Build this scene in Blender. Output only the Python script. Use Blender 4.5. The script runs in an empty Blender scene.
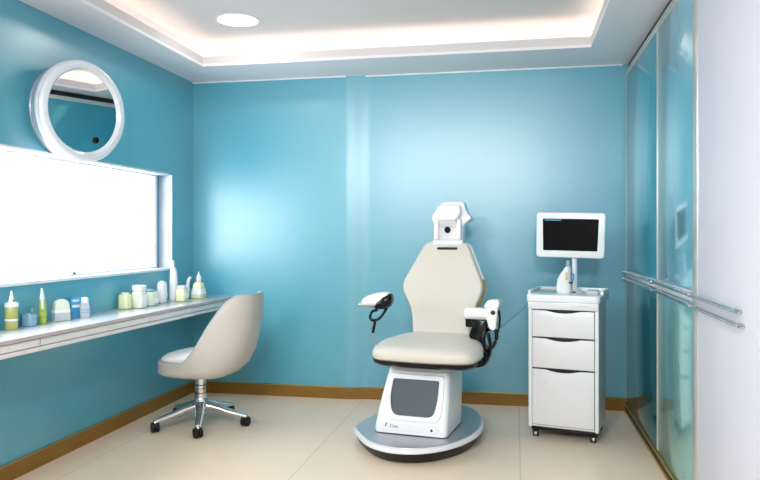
import bpy, bmesh, math, random
from mathutils import Vector, Matrix
S = bpy.context.scene
C = S.collection
PI = math.pi
random.seed(4)

# ------------------------------------------------------------------ camera
EYE = 1.290
cam = bpy.data.cameras.new('camera'); co = bpy.data.objects.new('camera', cam); C.objects.link(co)
co.location = (0, 0, EYE); co.rotation_euler = (PI/2, 0, 0.19359)
cam.sensor_width = 36; cam.lens = 36*696.4/760; cam.shift_y = -4.75/760; cam.clip_start = 0.02
S.camera = co
# ------------------------------------------------------------------ world / exposure
w = bpy.data.worlds.new('world'); S.world = w; w.use_nodes = True
w.node_tree.nodes['Background'].inputs[0].default_value = (0.8, 0.9, 1.0, 1)
w.node_tree.nodes['Background'].inputs[1].default_value = 0.6
S.view_settings.view_transform = 'Standard'; S.view_settings.look = 'None'
S.view_settings.gamma = 1.0; S.view_settings.exposure = 0.6; S.view_settings.use_curve_mapping = False
WINDOW_E = 3.4      # daylight on the frosted pane
COVE_E = 2.8       # light strip in the ceiling recess
ADDED_WASH_W = 250.0      # added unseen lamps behind the camera, aimed to brighten the back wall
SPOT_W = 20.0       # base power of the recessed downlights, seen and added
# room
XL, XR, YB, YF, H = -2.620, 0.788, 5.375, -1.6, 2.55
YB2 = 5.345          # left, protruding part of the back wall
XS = -1.27          # where it steps back
HU = 2.74           # raised ceiling

# ------------------------------------------------------------------ materials
def lin(c):
    if isinstance(c, str):
        c = [int(c[i:i+2], 16)/255 for i in (0, 2, 4)]
    return [x/12.92 if x <= .04045 else ((x+.055)/1.055)**2.4 for x in c]
def mat(name, col, rough=.5, metal=0., coat=0., coat_r=.1, emit=None, es=0., trans=0., ior=1.45, bump=0., bscale=40., var=0., vscale=3., spec=.5, sheen=0., stretch=(1, 1, 1), alpha=1.):
    m = bpy.data.materials.new(name); m.use_nodes = True
    nt = m.node_tree; b = nt.nodes['Principled BSDF']
    c = lin(col)
    b.inputs['Base Color'].default_value = (*c, 1)
    b.inputs['Roughness'].default_value = rough; b.inputs['Metallic'].default_value = metal
    b.inputs['Coat Weight'].default_value = coat; b.inputs['Coat Roughness'].default_value = coat_r
    b.inputs['Transmission Weight'].default_value = trans; b.inputs['IOR'].default_value = ior
    b.inputs['Specular IOR Level'].default_value = spec
    b.inputs['Sheen Weight'].default_value = sheen
    b.inputs['Alpha'].default_value = alpha
    if emit: b.inputs['Emission Color'].default_value = (*lin(emit), 1); b.inputs['Emission Strength'].default_value = es
    tc = nt.nodes.new('ShaderNodeTexCoord'); mp = nt.nodes.new('ShaderNodeMapping')
    mp.inputs['Scale'].default_value = stretch
    nt.links.new(tc.outputs['Object'], mp.inputs[0])
    if var:
        n = nt.nodes.new('ShaderNodeTexNoise'); n.inputs['Scale'].default_value = vscale; n.inputs['Detail'].default_value = 4
        nt.links.new(mp.outputs[0], n.inputs['Vector'])
        r = nt.nodes.new('ShaderNodeMapRange'); r.inputs['To Min'].default_value = 1-var; r.inputs['To Max'].default_value = 1+var
        nt.links.new(n.outputs[0], r.inputs[0])
        mx = nt.nodes.new('ShaderNodeVectorMath'); mx.operation = 'SCALE'; mx.inputs[0].default_value = c
        nt.links.new(r.outputs[0], mx.inputs['Scale']); nt.links.new(mx.outputs[0], b.inputs['Base Color'])
    if bump:
        n = nt.nodes.new('ShaderNodeTexNoise'); n.inputs['Scale'].default_value = bscale; n.inputs['Detail'].default_value = 3
        nt.links.new(mp.outputs[0], n.inputs['Vector'])
        bp = nt.nodes.new('ShaderNodeBump'); bp.inputs['Strength'].default_value = bump; bp.inputs['Distance'].default_value = .002
        nt.links.new(n.outputs[0], bp.inputs['Height']); nt.links.new(bp.outputs[0], b.inputs['Normal'])
    return m
M = {}
M['paint'] = mat('teal_satin_paint', '46a5bb', .45, spec=.35, coat=1., coat_r=.32, bump=.04, bscale=60)
M['paint'].node_tree.nodes['Principled BSDF'].inputs['Coat IOR'].default_value = 2.0
M['paint_side'] = M['paint']
M['ceil'] = mat('ceiling_paint', 'dedad9', .6, bump=.04)
M['ceil_low'] = mat('soffit_paint', 'f2eff4', .45)
M['white_trim'] = mat('white_gloss_trim', 'eef3f8', .25)
M['jamb'] = mat('window_reveal_paint', 'dcecf8', .35)
M['gold'] = mat('gold_brown_skirting', '8c6420', .42, var=.12, vscale=6, stretch=(1, 1, 8))
M['gold_edge'] = mat('brass_edge', 'b99a52', .3, metal=.6)
M['white'] = mat('white_plastic', 'eef0f3', .28, coat=.3)
M['white2'] = mat('pale_grey_enamel', 'e9e7ea', .32, coat=.3)
M['lilac'] = mat('lilac_white_laminate', 'e4e6f4', .42, spec=.4)
M['steel'] = mat('chrome', 'd9dcdf', .12, metal=1)
M['brushed'] = mat('brushed_alloy', 'c0c3c6', .38, metal=.75, bump=.08, bscale=30, stretch=(1, 25, 1))
M['frame'] = mat('pale_champagne_frame', 'd4d2cc', .3, metal=.5)
M['black'] = mat('black_rubber', '08090a', .45)
M['blackg'] = mat('black_gloss', '030304', .22, coat=.15, spec=.3)
M['screen'] = mat('black_screen_glass', '020308', .06, spec=.18)
M['greyp'] = mat('slate_grey_panel', '4c555c', .45)
M['cream'] = mat('cream_vinyl', 'd6d1c5', .4, bump=.1, bscale=120, sheen=.1)
M['creamw'] = mat('off_white_vinyl', 'c4beb6', .45, bump=.1, bscale=120)
M['seatw'] = mat('white_vinyl', 'f3f5f7', .38, bump=.08, bscale=120)
M['piping'] = mat('golden_piping', 'a08b4a', .5)
M['pipew'] = mat('grey_piping', 'aab2b8', .5)
M['counter'] = mat('white_counter_laminate', 'eff1f6', .16, coat=.5)
M['cedge'] = mat('counter_edge_band', 'c2b8b8', .35)
M['mirror'] = mat('mirror_silver', 'f2f2f0', .015, metal=1)
M['mwhite'] = mat('mirror_enamel', 'e2eaf2', .2, coat=.6)
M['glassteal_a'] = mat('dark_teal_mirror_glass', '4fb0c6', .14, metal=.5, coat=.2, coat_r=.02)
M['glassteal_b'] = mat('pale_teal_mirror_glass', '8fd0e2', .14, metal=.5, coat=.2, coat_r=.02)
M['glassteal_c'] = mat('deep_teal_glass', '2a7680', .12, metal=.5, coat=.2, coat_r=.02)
M['glassteal_d'] = mat('seafoam_mirror_glass', '90cccc', .16, metal=.5, coat=.2, coat_r=.02)
M['pane'] = mat('frosted_window_pane', 'ffffff', .35, emit='f3f7fc', es=WINDOW_E)
M['led'] = mat('warm_led_strip', 'ffffff', .5, emit='ffe6d2', es=COVE_E)
M['lamp'] = mat('downlight_diffuser', 'ffffff', .5, emit='fffdf8', es=3)
M['clear'] = mat('clear_bottle_plastic', 'e6f2f4', .12, trans=.7)
M['olive'] = mat('olive_oil_liquid', 'b8bb6c', .2, coat=.4)
M['green'] = mat('bright_green_liquid', 'a3c04e', .2, coat=.4)
M['paleg'] = mat('pale_green_plastic', 'e2f0da', .25, coat=.4)
M['paley'] = mat('pale_yellow_plastic', 'e9edbe', .25, coat=.4)
M['paleb'] = mat('pale_blue_plastic', 'a8d8ee', .2, trans=.4)
M['blue'] = mat('sky_blue_carton', '4aabdd', .4)
M['label'] = mat('white_label', 'f6f8f8', .4)
M['greyl'] = mat('grey_label', 'c4cdd0', .4)
M['capg'] = mat('green_cap', '7aa05a', .4)
M['gasket'] = mat('blue_gasket', '2c6f96', .4)
M['drum'] = mat('shaded_drum_enamel', 'b9c4d0', .25, metal=.3, coat=.5)  # grey puts the drum's side shading into its colour; front ring stays white
M['tealj'] = mat('teal_jar', '74b8b4', .25, coat=.4)
M['ylabel'] = mat('yellow_label', 'd9cf7a', .4)
M['tray_g'] = mat('green_tinted_mat', '8fc3b0', .2)
M['ink'] = mat('dark_ink', '3a4048', .5)
# floor: pale stone tiles with fine joints
def floor_mat():
    m = mat('beige_floor_tiles', 'c3b4a5', .34, spec=.45)
    nt = m.node_tree; b = nt.nodes['Principled BSDF']; tc = nt.nodes['Texture Coordinate']
    br = nt.nodes.new('ShaderNodeTexBrick'); br.offset = 0
    br.inputs['Color1'].default_value = (*lin('f6e0c8'), 1); br.inputs['Color2'].default_value = (*lin('f3dcc4'), 1)
    br.inputs['Mortar'].default_value = (*lin('d8c2a8'), 1); br.inputs['Scale'].default_value = 1
    br.inputs['Mortar Size'].default_value = .003; br.inputs['Brick Width'].default_value = 1.2; br.inputs['Row Height'].default_value = 9.0
    mp = nt.nodes.new('ShaderNodeMapping'); mp.inputs['Location'].default_value = (-.02, 3.0, 0)
    nt.links.new(tc.outputs['Object'], mp.inputs[0]); nt.links.new(mp.outputs[0], br.inputs['Vector'])
    n = nt.nodes.new('ShaderNodeTexNoise'); n.inputs['Scale'].default_value = 2.2; n.inputs['Detail'].default_value = 5
    nt.links.new(tc.outputs['Object'], n.inputs['Vector'])
    r = nt.nodes.new('ShaderNodeMapRange'); r.inputs['To Min'].default_value = .94; r.inputs['To Max'].default_value = 1.06
    nt.links.new(n.outputs[0], r.inputs[0])
    mx = nt.nodes.new('ShaderNodeVectorMath'); mx.operation = 'SCALE'
    nt.links.new(br.outputs[0], mx.inputs[0]); nt.links.new(r.outputs[0], mx.inputs['Scale'])
    nt.links.new(mx.outputs[0], b.inputs['Base Color'])
    return m
M['floor'] = floor_mat()

# ------------------------------------------------------------------ helpers
def obj(name, bm, m, parent=None, smooth=True, mx=None, ang=40):
    if mx is not None: bmesh.ops.transform(bm, matrix=mx, verts=bm.verts)
    bmesh.ops.recalc_face_normals(bm, faces=bm.faces)
    if smooth:
        for f in bm.faces: f.smooth = True
        for e in bm.edges:
            if len(e.link_faces) == 2 and e.calc_face_angle(0) > math.radians(ang): e.smooth = False
    me = bpy.data.meshes.new(name); bm.to_mesh(me); bm.free()
    o = bpy.data.objects.new(name, me); C.objects.link(o)
    me.materials.append(M[m] if isinstance(m, str) else m)
    if parent: o.parent = parent
    return o
def thing(name, label, cat, loc=(0, 0, 0), rz=0, group=None):
    o = bpy.data.objects.new(name, None); C.objects.link(o); o.empty_display_size = .1
    o.location = loc; o.rotation_euler = (0, 0, rz); o['label'] = label; o['category'] = cat
    if group: o['group'] = group
    return o
def tag(o, label, cat, group=None):
    o['label'] = label; o['category'] = cat
    if group: o['group'] = group
    return o
def struct(name, bm, m, parent=None, **k):
    o = obj(name, bm, m, parent, **k)
    if not parent: o['kind'] = 'structure'
    return o
def new(): return bmesh.new()
def box(bm, x0, x1, y0, y1, z0, z1, bev=0, seg=2):
    t = bmesh.new()
    bmesh.ops.create_cube(t, size=1)
    for v in t.verts:
        v.co = Vector(((x0+x1)/2+v.co.x*(x1-x0), (y0+y1)/2+v.co.y*(y1-y0), (z0+z1)/2+v.co.z*(z1-z0)))
    if bev: bmesh.ops.bevel(t, geom=list(t.edges), offset=bev, segments=seg, profile=.5, affect='EDGES')
    merge(bm, t); return bm
def merge(bm, t):
    me = bpy.data.meshes.new('tmp'); t.to_mesh(me); t.free(); bm.from_mesh(me); bpy.data.meshes.remove(me)
def lathe(bm, prof, n=32, origin=(0, 0, 0), axis='z', sx=1, sy=1, cap=True):
    t = bmesh.new(); rings = []
    for r, z in prof:
        rings.append([t.verts.new((r*sx*math.cos(2*PI*i/n), r*sy*math.sin(2*PI*i/n), z)) for i in range(n)])
    for a, b in zip(rings, rings[1:]):
        for i in range(n): t.faces.new((a[i], a[(i+1) % n], b[(i+1) % n], b[i]))
    if cap:
        for r in (rings[0], rings[-1]):
            try: t.faces.new(r)
            except ValueError: pass
    if axis == 'y': bmesh.ops.rotate(t, verts=t.verts, cent=(0, 0, 0), matrix=Matrix.Rotation(PI/2, 3, 'X'))
    if axis == 'x': bmesh.ops.rotate(t, verts=t.verts, cent=(0, 0, 0), matrix=Matrix.Rotation(PI/2, 3, 'Y'))
    bmesh.ops.translate(t, verts=t.verts, vec=origin)
    merge(bm, t); return bm
def smoothpath(pts, k=6):
    P = [Vector(p) for p in pts]
    if len(P) < 3: return P
    out = []
    for i in range(len(P)-1):
        p0 = P[max(i-1, 0)]; p1 = P[i]; p2 = P[i+1]; p3 = P[min(i+2, len(P)-1)]
        for j in range(k):
            t = j/k
            out.append(.5*((2*p1)+(-p0+p2)*t+(2*p0-5*p1+4*p2-p3)*t*t+(-p0+3*p1-3*p2+p3)*t**3))
    out.append(P[-1]); return out
def tube(bm, pts, r, n=10, k=6, flat=1., rend=None):
    P = smoothpath(pts, k); rings = []
    up = Vector((0, 0, 1))
    N = len(P)
    for i, p in enumerate(P):
        d = (P[min(i+1, N-1)]-P[max(i-1, 0)]).normalized()
        u = up if abs(d.dot(up)) < .95 else Vector((1, 0, 0))
        a = d.cross(u).normalized(); b = a.cross(d).normalized()
        rr = r if rend is None else r+(rend-r)*i/(N-1)
        rings.append([bm.verts.new(p+a*rr*math.cos(2*PI*q/n)+b*rr*flat*math.sin(2*PI*q/n)) for q in range(n)])
    for A, B in zip(rings, rings[1:]):
        for i in range(n): bm.faces.new((A[i], A[(i+1) % n], B[(i+1) % n], B[i]))
    bm.faces.new(rings[0]); bm.faces.new(rings[-1]); return bm
def prism(bm, poly, d0, d1, plane='xz', bev=0, seg=3, rnd=0, rseg=4):
    """extrude an outline; plane xz -> depth along y, xy -> along z, yz -> along x; rnd rounds the outline's corners"""
    if rnd: poly = rounded(poly, rnd, rseg)
    t = bmesh.new()
    def pt(a, b, d): return {'xz': (a, d, b), 'xy': (a, b, d), 'yz': (d, a, b)}[plane]
    A = [t.verts.new(pt(a, b, d0)) for a, b in poly]; B = [t.verts.new(pt(a, b, d1)) for a, b in poly]
    f0 = t.faces.new(A); f1 = t.faces.new(B[::-1]); n = len(poly)
    for i in range(n): t.faces.new((A[i], B[i], B[(i+1) % n], A[(i+1) % n]))
    if bev:
        ed = list({e for f in (f0, f1) for e in f.edges})
        bmesh.ops.recalc_face_normals(t, faces=t.faces)
        bmesh.ops.bevel(t, geom=ed, offset=bev, segments=seg, profile=.5, affect='EDGES', clamp_overlap=True)
    merge(bm, t); return bm
def rounded(poly, r, seg=4):
    out = []; n = len(poly)
    for i in range(n):
        p = Vector(poly[i]).to_2d(); a = Vector(poly[i-1]).to_2d(); b = Vector(poly[(i+1) % n]).to_2d()
        rr = r[i] if isinstance(r, (list, tuple)) else r
        rr = min(rr, (a-p).length*.45, (b-p).length*.45)
        p0 = p+(a-p).normalized()*rr; p1 = p+(b-p).normalized()*rr
        for j in range(seg+1):
            t = j/seg; out.append(tuple((1-t)**2*p0+2*t*(1-t)*p+t*t*p1))
    return out
def superel(a, b, n, k=48, cx=0, cy=0):
    o = []
    for i in range(k):
        t = 2*PI*i/k; c, s = math.cos(t), math.sin(t)
        o.append((cx+a*math.copysign(abs(c)**(2/n), c), cy+b*math.copysign(abs(s)**(2/n), s)))
    return o
def loft(bm, rings, cap=True):
    R = [[bm.verts.new(p) for p in r] for r in rings]; n = len(R[0])
    for a, b in zip(R, R[1:]):
        for i in range(n): bm.faces.new((a[i], a[(i+1) % n], b[(i+1) % n], b[i]))
    if cap: bm.faces.new(R[0]); bm.faces.new(R[-1])
    return bm
def text(name, body, size, m, parent, mx, depth=.0006):
    cu = bpy.data.curves.new(name, 'FONT'); cu.body = body; cu.size = size; cu.extrude = depth; cu.align_x = 'CENTER'; cu.align_y = 'CENTER'
    o = bpy.data.objects.new('tmp', cu); C.objects.link(o)
    me = bpy.data.meshes.new_from_object(o.evaluated_get(bpy.context.evaluated_depsgraph_get()))
    bpy.data.objects.remove(o); me.transform(mx); me.name = name; me.materials.clear(); me.materials.append(M[m])
    q = bpy.data.objects.new(name, me); C.objects.link(q); q.parent = parent; return q

# ================================================================== SETTING
bm = new(); box(bm, XL-.2, XR+.8, YF-.1, YB+.2, -.1, 0); struct('floor', bm, 'floor')
# left wall around the window opening
WY0, WY1, WZ0, WZ1 = 1.90, 4.985, 1.035, 1.755
bm = new()
box(bm, XL-.25, XL, YF-.1, WY0, 0, 2.85); box(bm, XL-.25, XL, WY1, YB+.1, 0, 2.85)
box(bm, XL-.25, XL, WY0, WY1, 0, WZ0); box(bm, XL-.25, XL, WY0, WY1, WZ1, 2.85)
struct('wall_left', bm, 'paint')
# back wall: the left part stands forward and curves back at its edge
bm = new()
pts = [(XL-.2, YB2), (XS-.06, YB2)]
for i in range(1, 9):
    t = i/8; pts.append((XS-.06+.2*t, YB2+(YB-YB2)*(t*t*(3-2*t))))
pts += [(XR+.8, YB), (XR+.8, YB+.2), (XL-.2, YB+.2)]
prism(bm, pts, 0, 2.85, 'xy'); struct('wall_back', bm, 'paint')
bm = new(); box(bm, XR+.62, XR+.8, YF-.1, YB, 0, 2.85); struct('wall_right', bm, 'ceil')
bm = new(); box(bm, XL-.2, XR+.8, YF-.2, YF, 0, 2.85); struct('wall_front', bm, 'ceil')
# ceiling: dropped border with an upstand, recess, raised centre
TX0, TX1, TY0, TY1 = -2.30, 0.49, -.9, 4.85   # edge of the dropped border
RC = .13                                     # recess behind the upstand
def ringbox(bm, x0, x1, y0, y1, X0, X1, Y0, Y1, z0, z1):
    box(bm, X0, x0, Y0, Y1, z0, z1); box(bm, x1, X1, Y0, Y1, z0, z1)
    box(bm, x0, x1, Y0, y0, z0, z1); box(bm, x0, x1, y1, Y1, z0, z1)
bm = new()
ringbox(bm, TX0, TX1, TY0, TY1, XL-.2, XR+.8, YF-.1, YB+.1, H, H+.02)
ringbox(bm, TX0-RC, TX1+RC, TY0-RC, TY1+RC, XL-.2, XR+.8, YF-.1, YB+.1, H+.02, HU+.1)
struct('ceiling', bm, 'ceil_low', smooth=False)
bm = new(); ringbox(bm, TX0, TX1, TY0, TY1, TX0-.018, TX1+.018, TY0-.018, TY1+.018, H+.0201, H+.075)
t_ = struct('trim_1', bm, 'ceil', smooth=False)
bm = new(); box(bm, TX0-RC, TX1+RC, TY0-RC, TY1+RC, HU, HU+.1); struct('ceiling_raised', bm, 'ceil', smooth=False)
# thin white bead along the top of the walls
bm = new(); box(bm, XL, XS-.05, YB2-.012, YB2, H-.012, H-.0005, .002); box(bm, XS+.1, XR-.02, YB-.012, YB, H-.012, H-.0005, .002)
struct('trim_2', bm, 'white_trim')
# skirting boards
def skirt(name, segs):
    bm = new(); b2 = new()
    for pl in segs: prism(bm, pl, 0, .088, 'xy'); 
    o = struct(name, bm, 'gold')
    return o
g = .016
skirt('baseboard_left', [[(XL, YF), (XL+g, YF), (XL+g, YB2), (XL, YB2)]])
skirt('baseboard_back', [[(XL+g, YB2), (XL+g, YB2-g)]+[(XS-.06, YB2-g)]+[(XS-.06+.2*i/8, YB2-g+(YB-YB2)*((i/8)**2*(3-2*i/8))) for i in range(1, 9)]+[(XR, YB-g), (XR, YB+.001), (XS+.14, YB+.001), (XS, YB2+.02)]])
bm = new(); box(bm, XL, XL+g+.003, YF, YB2, .088, .094, .001); struct('trim_3', bm, 'gold_edge')
bm = new(); box(bm, XL+g, XS-.06, YB2-g-.003, YB2, .088, .094, .001); box(bm, XS+.14, XR, YB-g-.003, YB, .088, .094, .001); struct('trim_4', bm, 'gold_edge')
# window
FX = XL-.10
bm = new(); box(bm, FX-.03, FX-.012, WY0, WY1-.09, WZ0, WZ1); pane = struct('window_1', bm, 'pane')
def wbox(name, m, *b, bev=.002):
    bm = new()
    for q in b: box(bm, *q, bev)
    return struct(name, bm, m, pane)
wbox('window_frame', 'white_trim', (FX-.035, FX+.02, WY1-.115, WY1-.075, WZ0, WZ1), (FX-.035, FX+.02, WY0, WY1-.115, WZ0, WZ0+.02), (FX-.035, FX+.02, WY0, WY1-.115, WZ1-.02, WZ1), (FX-.035, FX+.02, WY0, WY0+.04, WZ0, WZ1))
wbox('window_gasket', 'gasket', (FX-.035, FX+.026, WY1-.0745, WY1-.069, WZ0+.004, WZ1), bev=0)
wbox('window_reveal', 'jamb', (XL-.15, XL+.004, WY1-.008, WY1+.0, WZ0, WZ1), (FX-.035, FX-.03, WY1-.062, WY1-.008, WZ0, WZ1), bev=0)
wbox('window_sill', 'white_trim', (FX-.03, XL+.016, WY0-.01, WY1+.02, WZ0-.014, WZ0+.004))
wbox('window_head', 'white_trim', (FX-.03, XL+.005, WY0-.01, WY1-.06, WZ1-.006, WZ1+.008))
wbox('window_latch', 'ink', (FX+.02, FX+.032, 3.87, 3.885, WZ0+.012, WZ0+.03))

# cove light
cl = thing('cove_light', 'warm white light strip glowing inside the recess around the raised ceiling', 'ceiling light', (0, 0, 0))
for q in [(TX0-.10, TX0-.055, TY0-.1, TY1+.1), (TX1+.055, TX1+.10, TY0-.1, TY1+.1), (TX0-.055, TX1+.055, TY1+.055, TY1+.10), (TX0-.055, TX1+.055, TY0-.10, TY0-.055)]:
    bm = new(); box(bm, *q, H+.0205, H+.035, .003); obj('light_strip', bm, 'led', cl)
# downlights: one seen above the stool, the rest added out of view
def downlight(x, y, label, r=.15, aim=None):
    t = thing('downlight', label, 'ceiling light', (x, y, HU), 0, 'added round downlights out of view' if y < 4 else None)
    bm = new(); lathe(bm, [(r-.004, 0), (r+.012, -.001), (r+.012, -.006), (r-.004, -.008), (r-.004, 0)], 48, cap=False); obj('trim_ring', bm, 'white', t)
    bm = new(); lathe(bm, [(r-.004, -.001), (r-.004, -.0055)], 48); obj('diffuser', bm, 'lamp', t)
    ld = bpy.data.lights.new('lamp', 'AREA'); ld.shape = 'DISK'; ld.size = r*1.8; ld.energy = SPOT_W*(.12 if y > 4 else 2.6); ld.color = (1, .97, .93)
    if aim:
        t.location.z = H-.0005
        bpy.data.lights.remove(ld); ld = bpy.data.lights.new('lamp', 'SPOT'); ld.energy = ADDED_WASH_W; ld.spot_size = math.radians(62); ld.spot_blend = 1; ld.shadow_soft_size = .25; ld.color = (.92, .98, 1)
    lo = bpy.data.objects.new('lamp', ld); C.objects.link(lo); lo.parent = t; lo.location = (0, 0, -.012)
    if aim: lo.location = (0, .0, -.03); lo.rotation_euler = (Vector(aim)-Vector((x, y, H-.03))).to_track_quat('-Z', 'Y').to_euler()
downlight(-1.84, 4.41, 'round flat downlight in the raised ceiling above the white stool', .135)
for x, y, l in [(.1, -1.25, 'added unseen downlight in the low ceiling border behind the camera, wardrobe side'), (-1.6, -1.25, 'added unseen downlight in the low ceiling border behind the camera, window side')]:
    downlight(x, y, l, .10, (x*.5-.4, 5.4, 1.25))  # unseen spots added to brighten the back wall from behind the camera
downlight(-.7, .2, 'added unseen downlight in the raised ceiling above the camera', .135)  # added out of view to light the floor and chair from the front

# ================================================================== WARDROBE along the right
W = thing('wardrobe', 'tall built-in wardrobe with teal glass doors and a white door on the right', 'wardrobe', (XR, 0, 0))
TOP = 2.492
def wpart(name, m, *bs, parent=None, bev=.002):
    bm = new()
    for b in bs: box(bm, *b, bev)
    return obj(name, bm, m, parent or W)
wpart('carcass', 'white2', (.03, .6, YF+.02, YB-.01, .0, TOP))
wpart('top_gap', 'black', (.016, .6, 3.36, YB-.004, TOP+.008, H-.004), bev=0)
wpart('top_rail', 'frame', (-.002, .03, 3.36, YB-.006, TOP, TOP+.008))
wpart('bottom_rail', 'gold_edge', (-.010, .03, 3.36, YB-.022, .046, .056), (-.014, .03, 3.36, YB-.02, .0, .016))
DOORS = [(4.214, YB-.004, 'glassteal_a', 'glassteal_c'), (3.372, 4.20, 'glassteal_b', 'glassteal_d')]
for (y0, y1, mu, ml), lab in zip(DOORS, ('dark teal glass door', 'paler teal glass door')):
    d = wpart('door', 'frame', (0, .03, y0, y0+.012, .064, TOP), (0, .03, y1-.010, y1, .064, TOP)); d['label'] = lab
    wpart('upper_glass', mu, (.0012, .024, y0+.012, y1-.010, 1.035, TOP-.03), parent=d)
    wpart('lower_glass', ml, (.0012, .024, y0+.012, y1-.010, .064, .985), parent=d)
    wpart('top_bead', 'frame', (.002, .026, y0+.012, y1-.010, TOP-.03, TOP), parent=d)
    wpart('middle_bar', 'white2', (.001, .026, y0+.012, y1-.010, .985, 1.035), parent=d)
wpart('plinth', 'black', (-.006, .03, 3.36, YB-.02, .0165, .0455), bev=0)
wpart('shadow_gap', 'black', (.006, .03, 4.20, 4.214, .03, TOP), bev=0)
wpart('post', 'frame', (-.004, .03, 3.300, 3.370, .0, H-.006), bev=.004)
d = wpart('door', 'lilac', (0, .03, 2.44, 3.292, .03, H-.01)); d['label'] = 'white door with lilac tint'
wpart('door', 'lilac', (0, .03, 1.56, 2.434, .03, H-.01)); wpart('door', 'lilac', (0, .03, .68, 1.554, .03, H-.01)); wpart('door', 'lilac', (0, .03, YF+.03, .674, .03, H-.01))
for z, y0 in ((1.022, 2.68), (.974, 2.65)):
    bm = new(); X = -.022
    tube(bm, [(X, YB-.02, z+.005), (X, 4.2, z+.003), (X, 3.35, z), (X, y0+.06, z-.002), (X+.006, y0+.02, z-.004), (X+.033, y0, z-.008)], .009, 10, 4)
    h = obj('grab_rail', bm, 'steel', W)
    for y in (YB-.06, 4.22, 3.335):
        bm = new(); lathe(bm, [(.006, -.022), (.006, 0)], 12, (0, y, z+.002), 'x'); lathe(bm, [(.012, -.034), (.012, -.012)], 16, (0, y, z+.002), 'x'); obj('bracket', bm, 'steel', h)

# ================================================================== COUNTER on the left wall
K = thing('wall_counter', 'long narrow white counter with shallow drawers running along the window wall', 'counter', (XL, 0, 0))
def fx(y): return .282+.041*(y-2.83)      # front edge: the counter widens slightly towards the back wall
CZ = .80; cy0, cy1 = 1.5, YB2-.004
def strip(y0, y1, dx0, dx1, z0, z1, bev=.0):
    bm = new(); prism(bm, [(fx(y0)+dx0, y0), (fx(y1)+dx0, y1), (fx(y1)+dx1, y1), (fx(y0)+dx1, y0)], z0, z1, 'xy', bev, 2); return bm
bm = new(); prism(bm, [(0.001, cy0), (fx(cy0), cy0), (fx(cy1), cy1), (.001, cy1)], CZ-.02, CZ, 'xy', .002, 2); obj('worktop', bm, 'counter', K)
obj('edge_band', strip(cy0, cy1, 0, .004, CZ-.021, CZ-.003), 'cedge', K)
bm = new(); prism(bm, [(0.001, cy0), (fx(cy0)-.03, cy0), (fx(cy1)-.03, cy1), (.001, cy1)], CZ-.085, CZ-.02, 'xy'); obj('carcass', bm, 'white2', K)
obj('lower_rail', strip(cy0, cy1, -.045, -.008, CZ-.088, CZ-.066, .002), 'white2', K)
obj('shadow_line', strip(cy0, cy1, -.034, -.024, CZ-.0655, CZ-.0205), 'ink', K)
cuts = [1.5, 2.1, 3.09, 4.08, 4.62, cy1]
for a, b in zip(cuts, cuts[1:]):
    dr = obj('drawer', strip(a+.006, b-.006, -.024, -.008, CZ-.062, CZ-.0265, .002), 'white', K)
# a small bright clip near the far end
bm = new(); box(bm, fx(4.95)-.01, fx(4.95)+.0, 4.94, 4.965, CZ-.05, CZ-.035, .002); obj('drawer_catch', bm, 'white', K)

# ================================================================== ROUND MIRROR
MC = Vector((XL+.20, 3.590, 2.000)); myaw = math.radians(-17)
MR = thing('round_wall_mirror', 'round mirror in a thick white layered drum frame above the window', 'mirror', (XL, 3.50, 1.975))
# local frame: z axis of the lathe -> direction the glass faces
R_ = Matrix.Translation(MC-MR.location)@Matrix.Rotation(myaw, 4, 'Z')@Matrix.Rotation(math.radians(90+2), 4, 'Y')
r = .287
bm = new(); lathe(bm, [(.20, -.185), (r-.035, -.18), (r-.024, -.165), (r-.022, -.14), (r-.018, -.12), (r-.026, -.112), (r-.010, -.100), (r-.004, -.085), (r-.008, -.070), (r-.016, -.066)], 72); obj('drum', bm, 'drum', MR, mx=R_)
bm = new(); lathe(bm, [(r-.02, -.066), (r-.002, -.060), (r+.004, -.048), (r+.002, -.036), (r-.010, -.031), (r-.02, -.031)], 72, cap=False); obj('middle_band', bm, 'mwhite', MR, mx=R_)
bm = new(); lathe(bm, [(r-.02, -.034), (r-.004, -.028), (r+.001, -.014), (r-.006, -.002), (r-.020, .004), (r-.040, .003), (.236, -.008), (.232, -.018), (.229, -.020)], 72, cap=False); obj('front_ring', bm, 'mwhite', MR, mx=R_)
bm = new(); lathe(bm, [(r-.012, -.0665), (r-.003, -.0655), (r-.012, -.0645)], 72, cap=False); obj('shadow_groove', bm, 'steel', MR, mx=R_)
bm = new(); lathe(bm, [(.234, -.022), (.232, -.017)], 72); obj('mirror_glass', bm, 'mirror', MR, mx=R_)
bm = new(); lathe(bm, [(.001, .0), (.014, -.002), (.017, -.008), (.014, -.017)], 20, sx=1.15, sy=.9); obj('dark_reflection_spot', bm, 'blackg', MR, mx=R_@Matrix.Translation((.155, .085, 0)))  # black knob stands in for a dark reflection in the glass
bm = new(); box(bm, 0.0, .09, -.05, .06, -.07, .07, .01); lathe(bm, [(.03, .0), (.03, .12)], 20, (0.0, .02, 0), 'x'); obj('wall_bracket', bm, 'white2', MR)

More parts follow.
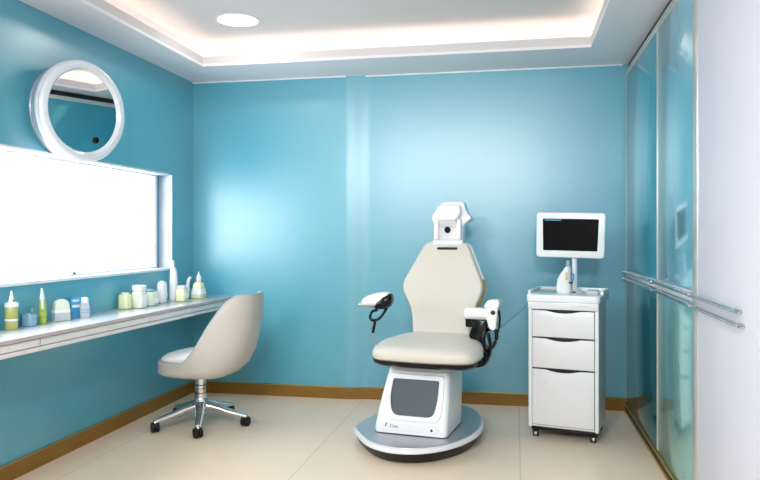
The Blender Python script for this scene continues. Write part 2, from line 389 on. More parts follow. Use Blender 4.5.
# ================================================================== STOOL CHAIR
SC = thing('swivel_chair', 'white bucket swivel chair on a chrome star base in front of the counter', 'chair', (-2.105, 4.41, 0), math.radians(-4))
N = 72
def shift(x, z): return max(0, x/.25)**1.0*.19*(1-math.exp(-max(0, z-.36)/.18))
def rimh(x):
    t = min(max((x-.02)/.20, 0), 1); t = t*t*(3-2*t)*.3+.7*math.sin(t*PI/2)
    return .452+.445*t
def ringpts(a, b, z, inset=0, n=3.0):
    out = []
    for (x, y) in superel(a-inset, b-inset, n, N):
        out.append((x+shift(x, z), y, z))
    return out
def shell_ring(fr, a, b, n=3.2, dz=0):
    out = []
    for (x, y) in superel(a, b, n, N):
        z = .368+(rimh(x)-.368)*fr+dz
        yy = y*(1-.10*max(0, (z-.5)/.4))
        out.append((x+shift(x, z), yy, z))
    return out
bm = new()
R = []
R.append([(x, y, .352) for x, y in superel(.16, .16, 2.6, N)])
R.append([(x, y, .354) for x, y in superel(.21, .20, 3, N)])
R.append([(x, y, .366) for x, y in superel(.238, .228, 3.1, N)])
for fr in (.12, .3, .5, .7, .85, .96): R.append(shell_ring(fr, .25, .242))
R.append(shell_ring(1.0, .246, .238, dz=.004))
R.append(shell_ring(1.0, .236, .228, dz=.005))
R.append(shell_ring(.97, .225, .217))
for fr in (.8, .6, .4, .25): R.append(shell_ring(fr, .216, .208))
loft(bm, R); obj('seat_shell', bm, 'creamw', SC, ang=60)
bm = new()
R = [[(x, y, .41) for x, y in superel(.20, .20, 3, N)]]
for z, i_ in ((.44, .210), (.462, .228), (.478, .222), (.494, .20), (.504, .16), (.509, .10), (.510, .05)): R.append([(x, y, z+.035*max(0, (x+.15)/.35)*(z > .45)) for x, y in superel(i_*1.03, i_, 3, N)])
loft(bm, R); obj('seat_cushion', bm, 'seatw', SC, ang=60)
bm = new()
ring = shell_ring(1.0, .243, .235, dz=.004)
ring2 = [Vector(p) for p in ring]
n_ = len(ring2); A = []
for i, p in enumerate(ring2):
    d = (ring2[(i+1) % n_]-ring2[i-1]).normalized(); a = d.cross(Vector((0, 0, 1)) if abs(d.z) < .9 else Vector((1, 0, 0))).normalized(); b = a.cross(d)
    A.append([bm.verts.new(p+a*.006*math.cos(q*PI/4)+b*.006*math.sin(q*PI/4)) for q in range(8)])
for i in range(n_):
    for q in range(8): bm.faces.new((A[i][q], A[i][(q+1) % 8], A[(i+1) % n_][(q+1) % 8], A[(i+1) % n_][q]))
obj('piping', bm, 'pipew', SC)
bm = new(); lathe(bm, [(.040, .16), (.040, .22), (.037, .222), (.037, .25), (.040, .252), (.040, .275), (.037, .277), (.037, .30), (.042, .302), (.042, .325), (.06, .335), (.07, .353)], 24); obj('gas_column', bm, 'steel', SC)
bm = new(); lathe(bm, [(.0385, .2205), (.0408, .2212), (.0408, .2238), (.0385, .2245)], 24, cap=False); lathe(bm, [(.0385, .2505), (.0408, .2512), (.0408, .2538), (.0385, .2545)], 24, cap=False); lathe(bm, [(.0385, .2755), (.0408, .276), (.0408, .2788), (.0385, .2795)], 24, cap=False); obj('column_ring', bm, 'black', SC)
bm = new(); lathe(bm, [(.03, .07), (.045, .08), (.05, .11), (.045, .15), (.044, .18), (.040, .19)], 24); obj('hub', bm, 'steel', SC)
for k, a in enumerate([-66, -132, 150, 76, 8]):
    A_ = math.radians(a+2); L = .31
    dx, dy = math.cos(A_), math.sin(A_)
    bm = new(); tube(bm, [(dx*.02, dy*.02, .14), (dx*.09, dy*.09, .128), (dx*.2, dy*.2, .095), (dx*L, dy*L, .070)], .043, 12, 6, .8, .021)
    lathe(bm, [(.012, .055), (.015, .06), (.015, .072), (.01, .078)], 14, (dx*L, dy*L, 0)); leg = obj('leg', bm, 'steel', SC)
    bm = new()
    for s in (-1, 1):
        lathe(bm, [(.014, -.012), (.031, -.010), (.034, 0), (.031, .010), (.014, .012)], 20, (0, s*.0135, .034), 'y')
    box(bm, -.016, .016, -.01, .01, .026, .054, .005)
    bmesh.ops.rotate(bm, verts=bm.verts, cent=(0, 0, 0), matrix=Matrix.Rotation(A_+.5+k, 3, 'Z')); bmesh.ops.translate(bm, verts=bm.verts, vec=(dx*L, dy*L, 0))
    obj('caster', bm, 'black', leg)

# ================================================================== TREATMENT CHAIR
T = thing('treatment_chair', 'cream and white reclining clinic treatment chair on an oval metal base', 'treatment chair', (-.56, 4.42, 0), math.radians(-8))
def egg(s, z, k=96, ox=0, oy=0):
    o = []
    for i in range(k):
        t = 2*PI*i/k; c, q = math.cos(t), math.sin(t)
        rr = 1+.09*math.exp(-((t-math.radians(200))/.24)**2)+.05*math.exp(-((t-math.radians(62))/.45)**2)
        o.append((ox-.022+.378*s*c*rr, -.025+oy+.575*s*q*rr, z))
    return o
def eggo(name, prof, m, **k):
    bm = new(); loft(bm, [egg(s, z) for s, z in prof]); return obj(name, bm, m, T, **k)
eggo('base_skirt', [(.62, .002), (.86, .002), (.91, .012), (.95, .04), (.985, .064), (.97, .068)], 'black')
eggo('base_rim', [(.9, .066), (.985, .067), (1.0, .071), (1.0, .083), (.99, .090), (.965, .0965), (.955, .096)], 'white2')
eggo('base_plate', [(.9, .092), (.958, .095), (.955, .0985), (.93, .1005), (.5, .098)], 'brushed')
# pedestal: leans back, front face narrows upward
def pedring(z, xl, xr, yf, yb, r_=.035):
    return [(x, y, z) for x, y in rounded([(xl, yf), (xr, yf), (xr+.005, yb), (xl-.0, yb)], r_, 5)]
PEDP = [(.099, -.225, .19, -.315, .06), (.104, -.24, .205, -.33, .07), (.13, -.243, .207, -.332, .075), (.17, -.238, .206, -.322, .08), (.30, -.220, .204, -.275, .11), (.42, -.197, .197, -.235, .15), (.485, -.182, .188, -.212, .18), (.50, -.170, .178, -.20, .17)]
bm = new(); loft(bm, [pedring(*q) for q in PEDP]); ped = obj('pedestal', bm, 'white', T, ang=50)
bm = new(); loft(bm, [pedring(.0985, -.235, .20, -.322, .066), pedring(.1035, -.243, .208, -.333, .072)]); obj('dark_foot_seal', bm, 'black', ped)
# front face frame : point on the front slope at height z
def yfront(z):
    P_ = [(q[0], q[3]) for q in PEDP]
    for (z0, y0), (z1, y1) in zip(P_, P_[1:]):
        if z0 <= z <= z1: return y0+(y1-y0)*(z-z0)/(z1-z0)
    return P_[-1][1]
def facepatch(poly, off0, off1, name, m, parent=ped, bev=0.002):
    bm = new(); t = bmesh.new()
    A = [t.verts.new((x, yfront(z)-off0, z)) for x, z in poly]; B = [t.verts.new((x, yfront(z)-off1, z)) for x, z in poly]
    t.faces.new(A); t.faces.new(B[::-1]); n = len(A)
    for i in range(n): t.faces.new((A[i], B[i], B[(i+1) % n], A[(i+1) % n]))
    bmesh.ops.triangulate(t, faces=[f for f in t.faces if len(f.verts) > 4])
    merge(bm, t); return obj(name, bm, m, parent, ang=30)
def ringpatch(outer, inner, off0, off1, name, m):
    t = bmesh.new(); n = len(outer)
    V = []
    for poly, off in ((outer, off0), (outer, off1-.002), (None, 0), (inner, off1), (inner, off0)):
        if poly is None: poly = [((a[0]*.94+b[0]*.06), (a[1]*.94+b[1]*.06)) for a, b in zip(outer, inner)]; off = off1
        V.append([t.verts.new((x, yfront(z)-off, z)) for x, z in poly])
    for a, b in zip(V, V[1:]):
        for i in range(n): t.faces.new((a[i], a[(i+1) % n], b[(i+1) % n], b[i]))
    return obj(name, t, m, ped, ang=35)
outer = rounded([(-.172, .445), (.170, .445), (.176, .30), (.165, .185), (-.175, .185), (-.190, .30)], [.02, .02, .05, .09, .09, .05], 6)
inner = rounded([(-.145, .418), (.145, .418), (.142, .30), (.122, .210), (-.130, .210), (-.156, .30)], [.008, .008, .05, .075, .075, .05], 6)
ringpatch(outer, inner, .0, .014, 'panel_surround', 'white')
facepatch(inner, .0, .0035, 'grey_panel', 'greyp')
facepatch(rounded([(-.195, .165), (.165, .165), (.163, .122), (-.198, .122)], .008, 3), .0, .003, 'control_strip', 'white2')
def onface(x, z, off):
    s = (yfront(z+.01)-yfront(z-.01))/.02
    return Matrix.Translation((x, yfront(z)-off, z))@Matrix.Rotation(PI/2-math.atan(s), 4, 'X')
text('lettering', 'Caex', .026, 'ink', ped, onface(-.115, .148, .0036))
bm = new(); prism(bm, [(-.178, .135), (-.172, .135), (-.158, .163), (-.164, .163)], -.0045, 0, 'xz'); prism(bm, [(-.178, .135), (-.152, .139), (-.152, .143), (-.178, .139)], -.0045, 0, 'xz'); 
obj('slash_mark', bm, 'ink', ped, mx=Matrix.Translation((0, yfront(.148)+.0, 0)))
bm = new(); lathe(bm, [(.018, 0), (.018, .004), (.015, .006)], 24); b_ = obj('power_button', bm, 'white', ped, mx=onface(.118, .142, .002))
bm = new(); lathe(bm, [(.008, 0), (.007, .0015)], 16); obj('button_dot', bm, 'black', ped, mx=onface(.118, .142, .008))
for x in (-.143, .143):
    bm = new(); lathe(bm, [(.007, 0), (.006, .004)], 12); obj('screw', bm, 'steel', ped, mx=onface(x, .413, .0035))
# seat
SX0, SX1, SY0, SY1 = -.275, .385, -.36, .21
def seatring(z, ins, f=0, zf=0):
    pl = [(SX0+ins+.02, SY0+ins), (.05, SY0+ins-.035), (SX1-ins-.02, SY0+ins), (SX1-ins+.0, -.1), (SX1-ins-.10, SY1-ins), (SX0+ins+.10, SY1-ins), (SX0+ins-.0, -.1)]
    out = []
    for x, y in rounded(pl, [.09, .3, .09, .14, .07, .07, .14], 7):
        zz = z+zf*(y-SY0)/(SY1-SY0)
        out.append((x, y, zz))
    return out
bm = new(); loft(bm, [seatring(.505, .06), seatring(.508, .02), seatring(.524, .0), seatring(.540, -.004), seatring(.542, .02)]); obj('seat_tray', bm, 'blackg', T)
bm = new(); loft(bm, [seatring(.538, .02), seatring(.541, .004), seatring(.556, -.004), seatring(.585, -.006, 0, .01), seatring(.606, .004, 0, .02), seatring(.620, .022, 0, .025), seatring(.628, .055, 0, .028), seatring(.632, .12, 0, .028)]); obj('seat_cushion', bm, 'cream', T, ang=70)
# side rail curling under the right of the seat
bm = new(); tube(bm, [(.30, -.22, .512), (.385, -.16, .515), (.402, -.05, .545), (.395, .05, .60), (.37, .12, .66)], .012, 10); obj('side_rail', bm, 'blackg', T)
# backrest: leans back
LB = Matrix.Translation((0, .20, .64))@Matrix.Rotation(math.radians(-13), 4, 'X')
HB = .615
bo = [(-.085, HB), (.195, HB), (.325, .305), (.262, .145), (.245, -.02), (-.140, -.02), (-.155, .145), (-.245, .305)]
br_ = [.05, .05, .06, .09, .02, .02, .09, .06]
def grow(poly, d):
    cx = sum(p[0] for p in poly)/len(poly); cz = sum(p[1] for p in poly)/len(poly)
    return [(p[0]+math.copysign(d, p[0]-cx), p[1]+(d if p[1] > cz else 0)) for p in poly]
bm = new(); prism(bm, bo, -.055, .03, 'xz', .028, 5, br_, 6); obj('backrest', bm, 'cream', T, mx=LB, ang=60)
# dished outer shell behind it
bm = new(); prism(bm, grow(bo, .010), .014, .075, 'xz', .02, 3, br_, 6); obj('back_shell', bm, 'white', T, mx=LB, ang=60)
bm = new(); P1 = rounded(grow(bo, .006), br_, 6)
sel = [(x, z) for x, z in P1 if z < .40 and x > .05]; selL = [(x, z) for x, z in P1 if z < .40 and x < .05]
for sl in (sel, selL):
    bm = new(); tube(bm, [(x, .006, z) for x, z in sl], .008, 8, 1); obj('back_piping', bm, 'piping', T, mx=LB)
bm = new(); box(bm, -.005, .135, -.064, -.04, .555, .571, .006, 3); obj('handle_slot', bm, 'black', T, mx=LB)
# headrest with a hooded recess and a lens
LH = Matrix.Translation((0, .325, 1.235))@Matrix.Rotation(math.radians(-5), 4, 'X')
hp = [(.015, .285), (.165, .285), (.185, .215), (.222, .170), (.165, .125), (.160, .01), (-.030, .01), (-.030, .115), (-.060, .175), (-.030, .225)]
HD = T.copy() if False else None
bm = new(); prism(bm, hp, -.02, .07, 'xz', .014, 3, [.03, .02, .02, .012, .02, .01, .01, .02, .02, .02], 4); hd = obj('headrest', bm, 'white', T, mx=LH, ang=50)
# hood: wedge ledge over a recessed face, side cheeks
bm = new()
prism(bm, [(.0, .285-.03), (.15, .285-.03), (.16, .20), (.126, .148), (.004, .148), (-.03, .18)], -.075, -.015, 'xz', .012, 3, .02, 3)
obj('hood', bm, 'white', hd, mx=LH, ang=50)
for a, b in ((-.028, .004), (.126, .158)):
    bm = new(); box(bm, a, b, -.062, -.015, .02, .16, .008, 3); obj('cheek', bm, 'white', hd, mx=LH)
bm = new(); box(bm, .004, .126, -.028, -.012, .03, .15); obj('recess_face', bm, 'white2', hd, mx=LH)
bm = new(); prism(bm, [(-.074, .148), (-.028, .148), (-.028, .105)], .006, .124, 'yz'); obj('hood_soffit', bm, 'white2', hd, mx=LH)
bm = new(); lathe(bm, [(.021, 0), (.021, .012), (.015, .014), (.010, .008)], 24, (.062, -.030, .088), 'y'); obj('lens', bm, 'blackg', hd, mx=LH)
bm = new(); box(bm, -.038, .168, -.045, .05, -.022, .022, .008, 3); obj('neck_block', bm, 'white2', T, mx=LH)
bm = new(); box(bm, .0, .13, .0, .045, -.16, .0, .006); obj('neck_stem', bm, 'steel', T, mx=LH)
# left armrest pod on a curved bracket
bm = new()
def armring(x, cz, hy, hz, n=2.4, cy=-.10):
    return [(x, cy+a, cz+b) for a, b in superel(hy, hz, n, 24)]
loft(bm, [armring(-.408, .858, .010, .006), armring(-.395, .864, .03, .020), armring(-.36, .872, .042, .034), armring(-.31, .880, .048, .042), armring(-.26, .884, .048, .047), armring(-.225, .888, .044, .043), armring(-.212, .892, .03, .03)])
al = obj('armrest', bm, 'white', T, ang=60); al['label'] = 'left handpiece pod armrest'
bm = new(); loft(bm, [armring(-.318, .834, .02, .012), armring(-.290, .846, .054, .030), armring(-.250, .866, .058, .046), armring(-.215, .880, .054, .044), armring(-.200, .886, .03, .026)])
obj('black_side', bm, 'blackg', al, ang=60)
bm = new(); loft(bm, [armring(-.425, .842, .018, .010), armring(-.415, .845, .026, .015), armring(-.34, .85, .032, .018), armring(-.29, .85, .032, .016)]); obj('nozzle', bm, 'brushed', al, ang=60)
bm = new(); tube(bm, [(-.230, -.10, .845), (-.255, -.10, .80), (-.295, -.10, .755), (-.335, -.10, .745), (-.350, -.10, .765), (-.338, -.10, .80), (-.30, -.10, .812)], .009, 10); obj('bracket', bm, 'blackg', al)
bm = new(); tube(bm, [(-.315, -.10, .745), (-.325, -.10, .70), (-.332, -.10, .665)], .009, 10); obj('lower_bracket', bm, 'blackg', al)
bm = new(); tube(bm, [(-.332, -.10, .668), (-.332, -.095, .62), (-.322, -.06, .575), (-.29, .0, .54)], .006, 10); obj('support_rod', bm, 'steel', al)
# right arm: cylinder, box and looped hoses
bm = new(); lathe(bm, [(.030, -.085), (.036, -.078), (.037, .03), (.034, .032), (.034, .038), (.038, .040), (.038, .085), (.03, .09)], 28, (.335, -.02, .805), 'x')
ar = obj('armrest', bm, 'white', T); ar['label'] = 'right arm with white motor barrel'
bm = new(); prism(bm, [(.388, .850), (.460, .850), (.456, .80), (.445, .705), (.408, .715), (.392, .77)], -.06, .03, 'xz', .008, 3, .012, 3); obj('motor_box', bm, 'white', ar, ang=50)
bm = new(); prism(bm, [(.368, .846), (.396, .892), (.458, .894), (.468, .880), (.464, .846)], -.05, .045, 'xz', .008, 3, .012, 3); obj('motor_cap', bm, 'white', ar, ang=50)
bm = new(); lathe(bm, [(.014, 0), (.014, .01), (.009, .012)], 16, (.432, -.055, .818), 'y'); obj('knob', bm, 'black', ar)
bm = new(); prism(bm, [(.272, .665), (.310, .760), (.375, .765), (.385, .70), (.345, .60), (.31, .60)], -.02, .05, 'xz', .006, 2, .012, 3); obj('arm_bracket', bm, 'blackg', ar)
bm = new(); tube(bm, [(.385, -.01, .76), (.378, -.04, .70), (.372, -.05, .64), (.39, -.05, .60), (.425, -.05, .605), (.45, -.05, .66), (.448, -.05, .705), (.42, -.04, .72), (.385, -.02, .70), (.345, 0, .66), (.34, .02, .60), (.372, .02, .56)], .012, 10); obj('hose', bm, 'blackg', ar)
bm = new(); tube(bm, [(.462, -.03, .83), (.468, -.03, .77), (.462, -.04, .71), (.448, -.05, .69)], .007, 8); obj('hose', bm, 'blackg', ar)
bm = new(); tube(bm, [(.36, .03, .60), (.375, .02, .54), (.36, 0, .50), (.30, 0, .49)], .016, 10); obj('hose', bm, 'blackg', ar)
bm = new(); box(bm, .24, .31, .03, .07, .71, .79, .008); obj('arm_mount', bm, 'blackg', ar)
bm = new(); tube(bm, [(.01, .0, 0), (.01, .0, .0)], .001) if False else box(bm, .03, .18, .15, .24, .47, .64, .01); obj('back_hinge', bm, 'black', T)
bm = new(); tube(bm, [(.072, -.505, .003), (.072, -.50, .02), (.072, -.48, .03)], .004, 8); obj('foot_pin', bm, 'black', T)

# thin lead from the chair's right arm to the trolley
A = T.matrix_basis@Vector((.458, -.02, .715)); B = Vector((.075, 4.62, .845))
bm = new(); tube(bm, [A, A.lerp(B, .3)+Vector((0, 0, -.004)), A.lerp(B, .7)+Vector((0, 0, -.004)), B], .0016, 6, 6)
tag(obj('thin_cable', bm, 'ink'), 'thin dark cable stretched between the treatment chair arm and the trolley', 'cable')

# ================================================================== TROLLEY
CT = thing('drawer_trolley', 'white clinic trolley with three drawers on black casters', 'trolley', (.285, 4.5, 0), math.radians(-13))
bm = new(); prism(bm, rounded([(-.214, .012), (.214, .012), (.214, .40), (-.214, .40)], .02, 4), .075, .865, 'xy'); obj('body', bm, 'white2', CT)
bm = new()
for s in (-1, 1): box(bm, s*.2045-.012, s*.2045+.012, -.004, .03, .07, .87, .008, 3)
obj('front_post', bm, 'white', CT)
for i, (z0, z1) in enumerate(((.648, .815), (.452, .638), (.092, .442))):
    pl = [(-.190, z0), (.190, z0)]
    K_ = 14
    for j in range(K_+1):
        x = .190-.380*j/K_; d = max(0, math.cos(x/.11*PI/2)) if abs(x) < .11 else 0
        pl.append((x, z1-.016*d))
    bm = new(); prism(bm, pl, -.006, .012, 'xz', .0025, 2); dr = obj('drawer', bm, 'white2', CT, ang=30)
    bm = new(); box(bm, -.15, .15, .0, .012, z1-.025, z1+.006); obj('finger_gap', bm, 'black', dr)
    bm = new(); box(bm, -.192, .192, .004, .0125, z0-.004, z1+.004); obj('shadow_gap', bm, 'ink', dr)
bm = new(); prism(bm, [(-.228, -.018), (.224, -.018), (.236, .41), (-.236, .41)], .868, .915, 'xy', .008, 3, .03, 5); tp = obj('top_tray', bm, 'white', CT)
bm = new(); box(bm, -.218, .216, -.010, .012, .822, .870, .004); obj('apron', bm, 'white2', CT)
bm = new()
prism(bm, [(-.232, .06), (-.215, .06), (-.215, .392), (-.232, .41)], .91, .936, 'xy', .004, 2); prism(bm, [(.215, .10), (.232, .10), (.232, .41), (.215, .392)], .91, .936, 'xy', .004, 2)
prism(bm, [(-.232, .392), (.232, .392), (.232, .41), (-.232, .41)], .91, .938, 'xy', .004, 2); obj('tray_rail', bm, 'white', tp)
bm = new(); box(bm, -.205, -.08, .14, .385, .9155, .919, .001); obj('tray_mat', bm, 'tray_g', tp)
bm = new(); box(bm, -.20, .20, .02, .39, .050, .078, .004); obj('plinth', bm, 'black', CT)
for x in (-.178, .178):
    for y in (.05, .36):
        bm = new()
        for s in (-1, 1): lathe(bm, [(.012, -.007), (.027, -.006), (.029, 0), (.027, .006), (.012, .007)], 20, (x+s*.010, y, .029), 'x')
        box(bm, x-.022, x+.022, y-.012, y+.02, .035, .055, .005); cs = obj('caster', bm, 'black', CT)
        if y < .1:
            bm = new(); box(bm, x-.006, x+.012, y-.034, y-.028, .018, .036, .002); obj('brake_tab', bm, 'steel', cs)
def on_cart(x, y, z): return CT.matrix_basis@Vector((x, y, z))
bpy.context.view_layer.update()
# monitor on its stand
MN = thing('monitor', 'white framed monitor with a blank black screen standing on the trolley', 'monitor', on_cart(.034, .24, .9155), math.radians(-9))
LM = Matrix.Translation((-.022, -.03, .375))@Matrix.Rotation(math.radians(.5), 4, 'X')@Matrix.Rotation(math.radians(1.2), 4, 'Y')
bm = new(); prism(bm, [(-.216, -.147), (.213, -.147), (.219, .147), (-.219, .147)], -.012, .03, 'xz', .008, 3, .022, 5); scn = obj('housing', bm, 'white', MN, mx=LM)
bm = new(); prism(bm, [(-.172, -.102), (.170, -.102), (.176, .106), (-.178, .106)], -.0135, -.005, 'xz', .001, 1, .006, 3); obj('screen', bm, 'screen', scn, mx=LM)
bm = new(); box(bm, -.165, -.06, -.0142, -.0134, .094, .100); obj('screen_status_bar', bm, M['blue'], scn, mx=LM)
bm = new(); box(bm, -.08, .08, .028, .055, -.08, .08, .012, 3); obj('rear_cover', bm, 'white2', scn, mx=LM)
bm = new(); tube(bm, [(0, .01, .012), (0, .012, .15), (0, .02, .30)], .017, 14, 4); box(bm, -.03, .03, -.004, .05, .27, .34, .01); obj('stand', bm, 'white', MN)
bm = new(); lathe(bm, [(.06, .0), (.062, .006), (.05, .012), (.02, .014)], 32, (0, .01, 0), sy=.8); obj('foot', bm, 'white', MN)
bm = new(); box(bm, -.008, .012, -.05, -.035, .001, .009, .002); obj('stand_clip', bm, 'black', MN)
# curved white dispenser
def dispenser():
    t = thing('dispenser_bottle', 'white curved dispenser with yellow label, left of the monitor stand', 'bottle', on_cart(-.022, .17, .9152), math.radians(-10))
    bm = new(); loft(bm, [[(cx+a, b, z) for a, b in superel(w_, .028, 2.6, 28)] for z, cx, w_ in ((.001, 0, .04), (.006, 0, .047), (.05, -.001, .046), (.09, .002, .042), (.125, .010, .032), (.15, .020, .024), (.17, .026, .016))]); obj('body', bm, 'white', t, ang=60)
    bm = new(); lathe(bm, [(.013, .168), (.013, .178), (.010, .182), (.010, .20), (.014, .202), (.012, .212)], 16, (.026, 0, 0)); obj('pump', bm, 'clear', t)
    bm = new(); box(bm, .012, .030, -.0345, -.0285, .085, .135, .003); obj('label_patch', bm, 'ylabel', t)
    bm = new(); tube(bm, [(.045, -.005, .13), (.060, -.005, .12), (.058, -.005, .08), (.046, -.005, .072)], .006, 8); obj('handle', bm, 'blue', t)
    bm = new(); box(bm, .034, .060, -.03, -.02, .062, .076, .003); obj('trigger', bm, 'ink', t)
dispenser()
def tablet():
    t = thing('flat_tray', 'flat white tray lying at the right end of the trolley top', 'tray', on_cart(.155, .175, .9152), math.radians(-10))
    bm = new(); prism(bm, [(-.030, -.07), (.040, -.07), (.038, .09), (-.030, .09)], 0, .012, 'xy', .003, 2, .01, 3); obj('tray_base', bm, 'greyl', t)
    bm = new(); prism(bm, [(-.032, -.06), (.043, -.06), (.040, .094), (-.032, .094)], .0125, .020, 'xy', .003, 2, .012, 3); obj('lid', bm, 'white', t)
tablet()

# ================================================================== BOTTLES AND JARS on the counter
G = 'toiletries lined up on the white counter'
def item(name, label, cat, x, y, rz=0): return thing(name, label, cat, (x, y, CZ+.0006), rz, G)
def body(t, prof, m, name='body', sx=1, sy=1, n=28, o=(0, 0, 0)):
    bm = new(); lathe(bm, prof, n, o, sx=sx, sy=sy); return obj(name, bm, m, t)
def sq(t, rings, m, name='body', e=4, cx=0):
    bm = new(); loft(bm, [[(cx+a, b, z) for a, b in superel(hx, hy, e, 32)] for z, hx, hy in rings]); return obj(name, bm, m, t, ang=50)
# 1 olive bottle with nozzle
t = item('nozzle_bottle', 'clear bottle of olive yellow liquid with white cone nozzle, leftmost on the counter', 'bottle', -2.575, 3.182)
body(t, [(.028, 0), (.031, .004), (.031, .118), (.026, .126)], 'olive', 'liquid')
bm = new(); lathe(bm, [(.0315, .046), (.0322, .047), (.0322, .055), (.0315, .056)], 28, cap=False); obj('label_band', bm, 'label', t)
body(t, [(.033, .118), (.034, .122), (.034, .136), (.024, .142)], 'white', 'collar')
body(t, [(.016, .142), (.014, .155), (.008, .178), (.005, .198), (.001, .20)], 'white', 'nozzle')
bm = new(); box(bm, .010, .016, -.008, .008, .143, .156, .002); obj('cap_tab', bm, 'capg', t)
# 2 pale blue box
t = item('pump_jar', 'small translucent pale blue jar between the olive and green bottles', 'jar', -2.575, 3.319)
sq(t, [(0, .028, .026), (.004, .032, .03), (.06, .031, .029), (.066, .025, .024)], 'paleb'); sq(t, [(.066, .020, .020), (.072, .020, .020)], 'clear', 'lid')
body(t, [(.004, .072), (.004, .094), (.001, .096)], 'clear', 'stem', o=(.0, .02, 0))
# 3 green slim bottle
t = item('slim_bottle', 'slim bright green leaning bottle with a white tip', 'bottle', -2.57, 3.421, 0); t.rotation_euler = (math.radians(3), 0, 0)
body(t, [(.016, .001), (.020, .004), (.0205, .03), (.018, .034), (.0205, .038), (.0205, .062), (.018, .066), (.0205, .07), (.0205, .094), (.018, .098), (.0195, .102), (.018, .125), (.012, .135)], 'green', 'liquid')
body(t, [(.0125, .134), (.0135, .14), (.011, .158), (.007, .178), (.005, .196), (.001, .199)], 'white', 'tip')
bm = new(); box(bm, .008, .020, -.024, -.012, .085, .15, .003); obj('label_patch', bm, 'label', t)
# 4 arched jar
t = item('arched_jar', 'clear arch-topped jar with a grey label near the window middle', 'jar', -2.56, 3.562, math.radians(60))
arch = [(-.045, 0), (.045, 0), (.042, .075)]+[(.042*math.cos(a), .085+.04*math.sin(a)) for a in [PI*i/10 for i in range(1, 10)]]+[(-.042, .075)]
bm = new(); prism(bm, arch, -.022, .022, 'xz', .004, 2); obj('body', bm, 'paleg', t)
bm = new(); prism(bm, [(-.0448, .002), (.0448, .002), (.0438, .046), (-.0438, .046)], -.0235, .0235, 'xz', .001, 1); obj('label_wrap', bm, 'greyl', t)
bm = new(); prism(bm, [(-.0440, .047), (.0440, .047), (.0432, .064), (-.0432, .064)], -.0232, .0232, 'xz', .001, 1); obj('label_band', bm, 'label', t)
# 5 blue carton
t = item('blue_carton', 'sky blue carton with white print behind the white tube', 'box', -2.583, 3.732, math.radians(60))
bm = new(); box(bm, -.036, .036, -.018, .018, 0, .118, .002); obj('carton', bm, 'blue', t)
bm = new(); box(bm, -.028, .012, -.0188, -.0178, .096, .106); box(bm, -.030, .030, -.0188, -.0178, .060, .076); obj('print', bm, 'label', t)
# 6 white tube
t = item('squeeze_tube', 'white squeeze tube standing on its cap in front of the blue carton', 'tube', -2.525, 3.735, math.radians(50))
sq(t, [(0, .026, .017), (.003, .028, .019), (.06, .027, .018), (.088, .022, .015)], 'greyl'); body(t, [(.02, .088), (.021, .092), (.021, .112), (.014, .12)], 'white', 'cap')
bm = new(); box(bm, -.026, .026, -.0195, -.0175, .03, .034); box(bm, -.026, .026, -.0195, -.0175, .045, .049); obj('print', bm, 'blue', t)
# 7 yellow jar
t = item('yellow_jar', 'low pale yellow jar at the left of the crowded bottle group', 'jar', -2.565, 4.235)
sq(t, [(0, .032, .032), (.004, .037, .036), (.088, .036, .035), (.096, .030, .030)], 'paley'); body(t, [(.026, .096), (.027, .100), (.027, .106), (.02, .108)], 'paleg', 'lid')
# 8 square bottle
t = item('square_bottle', 'square pale green bottle with a wide white cap beside the yellow jar', 'bottle', -2.505, 4.310, math.radians(-8))
sq(t, [(0, .036, .034), (.004, .041, .038), (.10, .040, .037), (.112, .034, .03)], 'paleg', e=5); sq(t, [(.112, .034, .030), (.116, .040, .034), (.148, .040, .034), (.152, .034, .03)], 'white', 'cap', 5)
bm = new(); box(bm, .0395, .0425, -.026, .026, .03, .085, .001); obj('label_patch', bm, 'label', t)
# 9 wide jar
t = item('wide_jar', 'wide pale green tub with a blue-tinted flip lid', 'jar', -2.52, 4.478, math.radians(-5))
sq(t, [(0, .042, .046), (.005, .047, .052), (.085, .047, .052), (.094, .040, .046)], 'paleg', e=4); sq(t, [(.094, .028, .03), (.098, .032, .034), (.106, .030, .032), (.112, .02, .022)], 'paleb', 'lid', 3)
bm = new(); box(bm, .0455, .0485, -.032, .032, .02, .05, .001); obj('label_patch', bm, 'label', t)
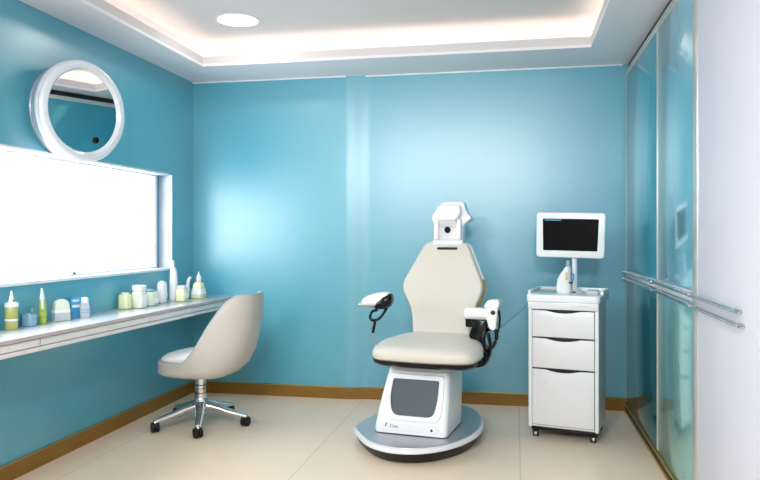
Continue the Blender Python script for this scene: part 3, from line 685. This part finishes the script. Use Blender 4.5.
# 10 rounded white tub
t = item('rounded_bottle', 'rounded white bottle between the green tub and the tall nozzle bottle', 'bottle', -2.53, 4.665)
sq(t, [(0, .026, .032), (.005, .031, .037), (.11, .031, .037), (.135, .029, .035), (.150, .022, .026), (.156, .010, .013)], 'white', e=2.6); bm = new(); box(bm, .030, .0335, -.02, .02, .03, .07, .001); obj('label_patch', bm, 'paleg', t)
# 11 tall bottle
t = item('tall_pump_bottle', 'tallest white bottle with a slender upright nozzle by the window corner', 'bottle', -2.53, 4.838)
body(t, [(.028, 0), (.032, .004), (.032, .10), (.029, .17), (.026, .215), (.018, .225)], 'white'); body(t, [(.020, .224), (.022, .228), (.022, .240), (.012, .245)], 'white', 'collar'); body(t, [(.009, .244), (.010, .26), (.008, .28), (.010, .292), (.006, .302)], 'greyl', 'nozzle')
bm = new(); box(bm, -.004, .012, -.012, .012, .287, .299, .003); obj('tip', bm, 'capg', t)
# 12 short cream
t = item('cream_jar', 'short cream-coloured jar in front of the tall nozzle bottle', 'jar', -2.45, 4.820)
sq(t, [(0, .034, .042), (.004, .038, .047), (.080, .037, .046), (.090, .030, .038)], 'paley', e=4); sq(t, [(.090, .028, .034), (.094, .032, .038), (.110, .032, .038), (.114, .026, .03)], 'white', 'lid', 3)
bm = new(); box(bm, .0365, .0395, -.03, .03, .02, .06, .001); obj('label_patch', bm, 'label', t)
# 13 curved nozzle jar
t = item('spout_jar', 'small teal jar with a white arching spout beside the corner', 'jar', -2.52, 5.053)
body(t, [(.032, 0), (.036, .004), (.036, .052), (.028, .06)], 'tealj')
bm = new(); tube(bm, [(0, 0, .055), (0, -.004, .10), (0, .012, .140), (0, .045, .155)], .015, 12, 6, 1, .012); obj('spout', bm, 'white', t)
# 14 trapezoid pump
t = item('tapered_bottle', 'cream tapered bottle with a rounded white dropper, nearest the back wall', 'bottle', -2.44, 5.074)
sq(t, [(0, .044, .054), (.005, .048, .058), (.05, .045, .052), (.11, .034, .038), (.122, .026, .028)], 'paley', e=4); body(t, [(.014, .122), (.018, .128), (.021, .15), (.017, .170), (.008, .182), (.003, .205), (.001, .206)], 'white', 'dropper')
bm = new(); loft(bm, [[(a, b, z) for a, b in superel(hx, hy, 4, 32)] for z, hx, hy in ((.03, .0478, .0565), (.075, .0425, .0482))], cap=False); obj('label_wrap', bm, 'label', t)
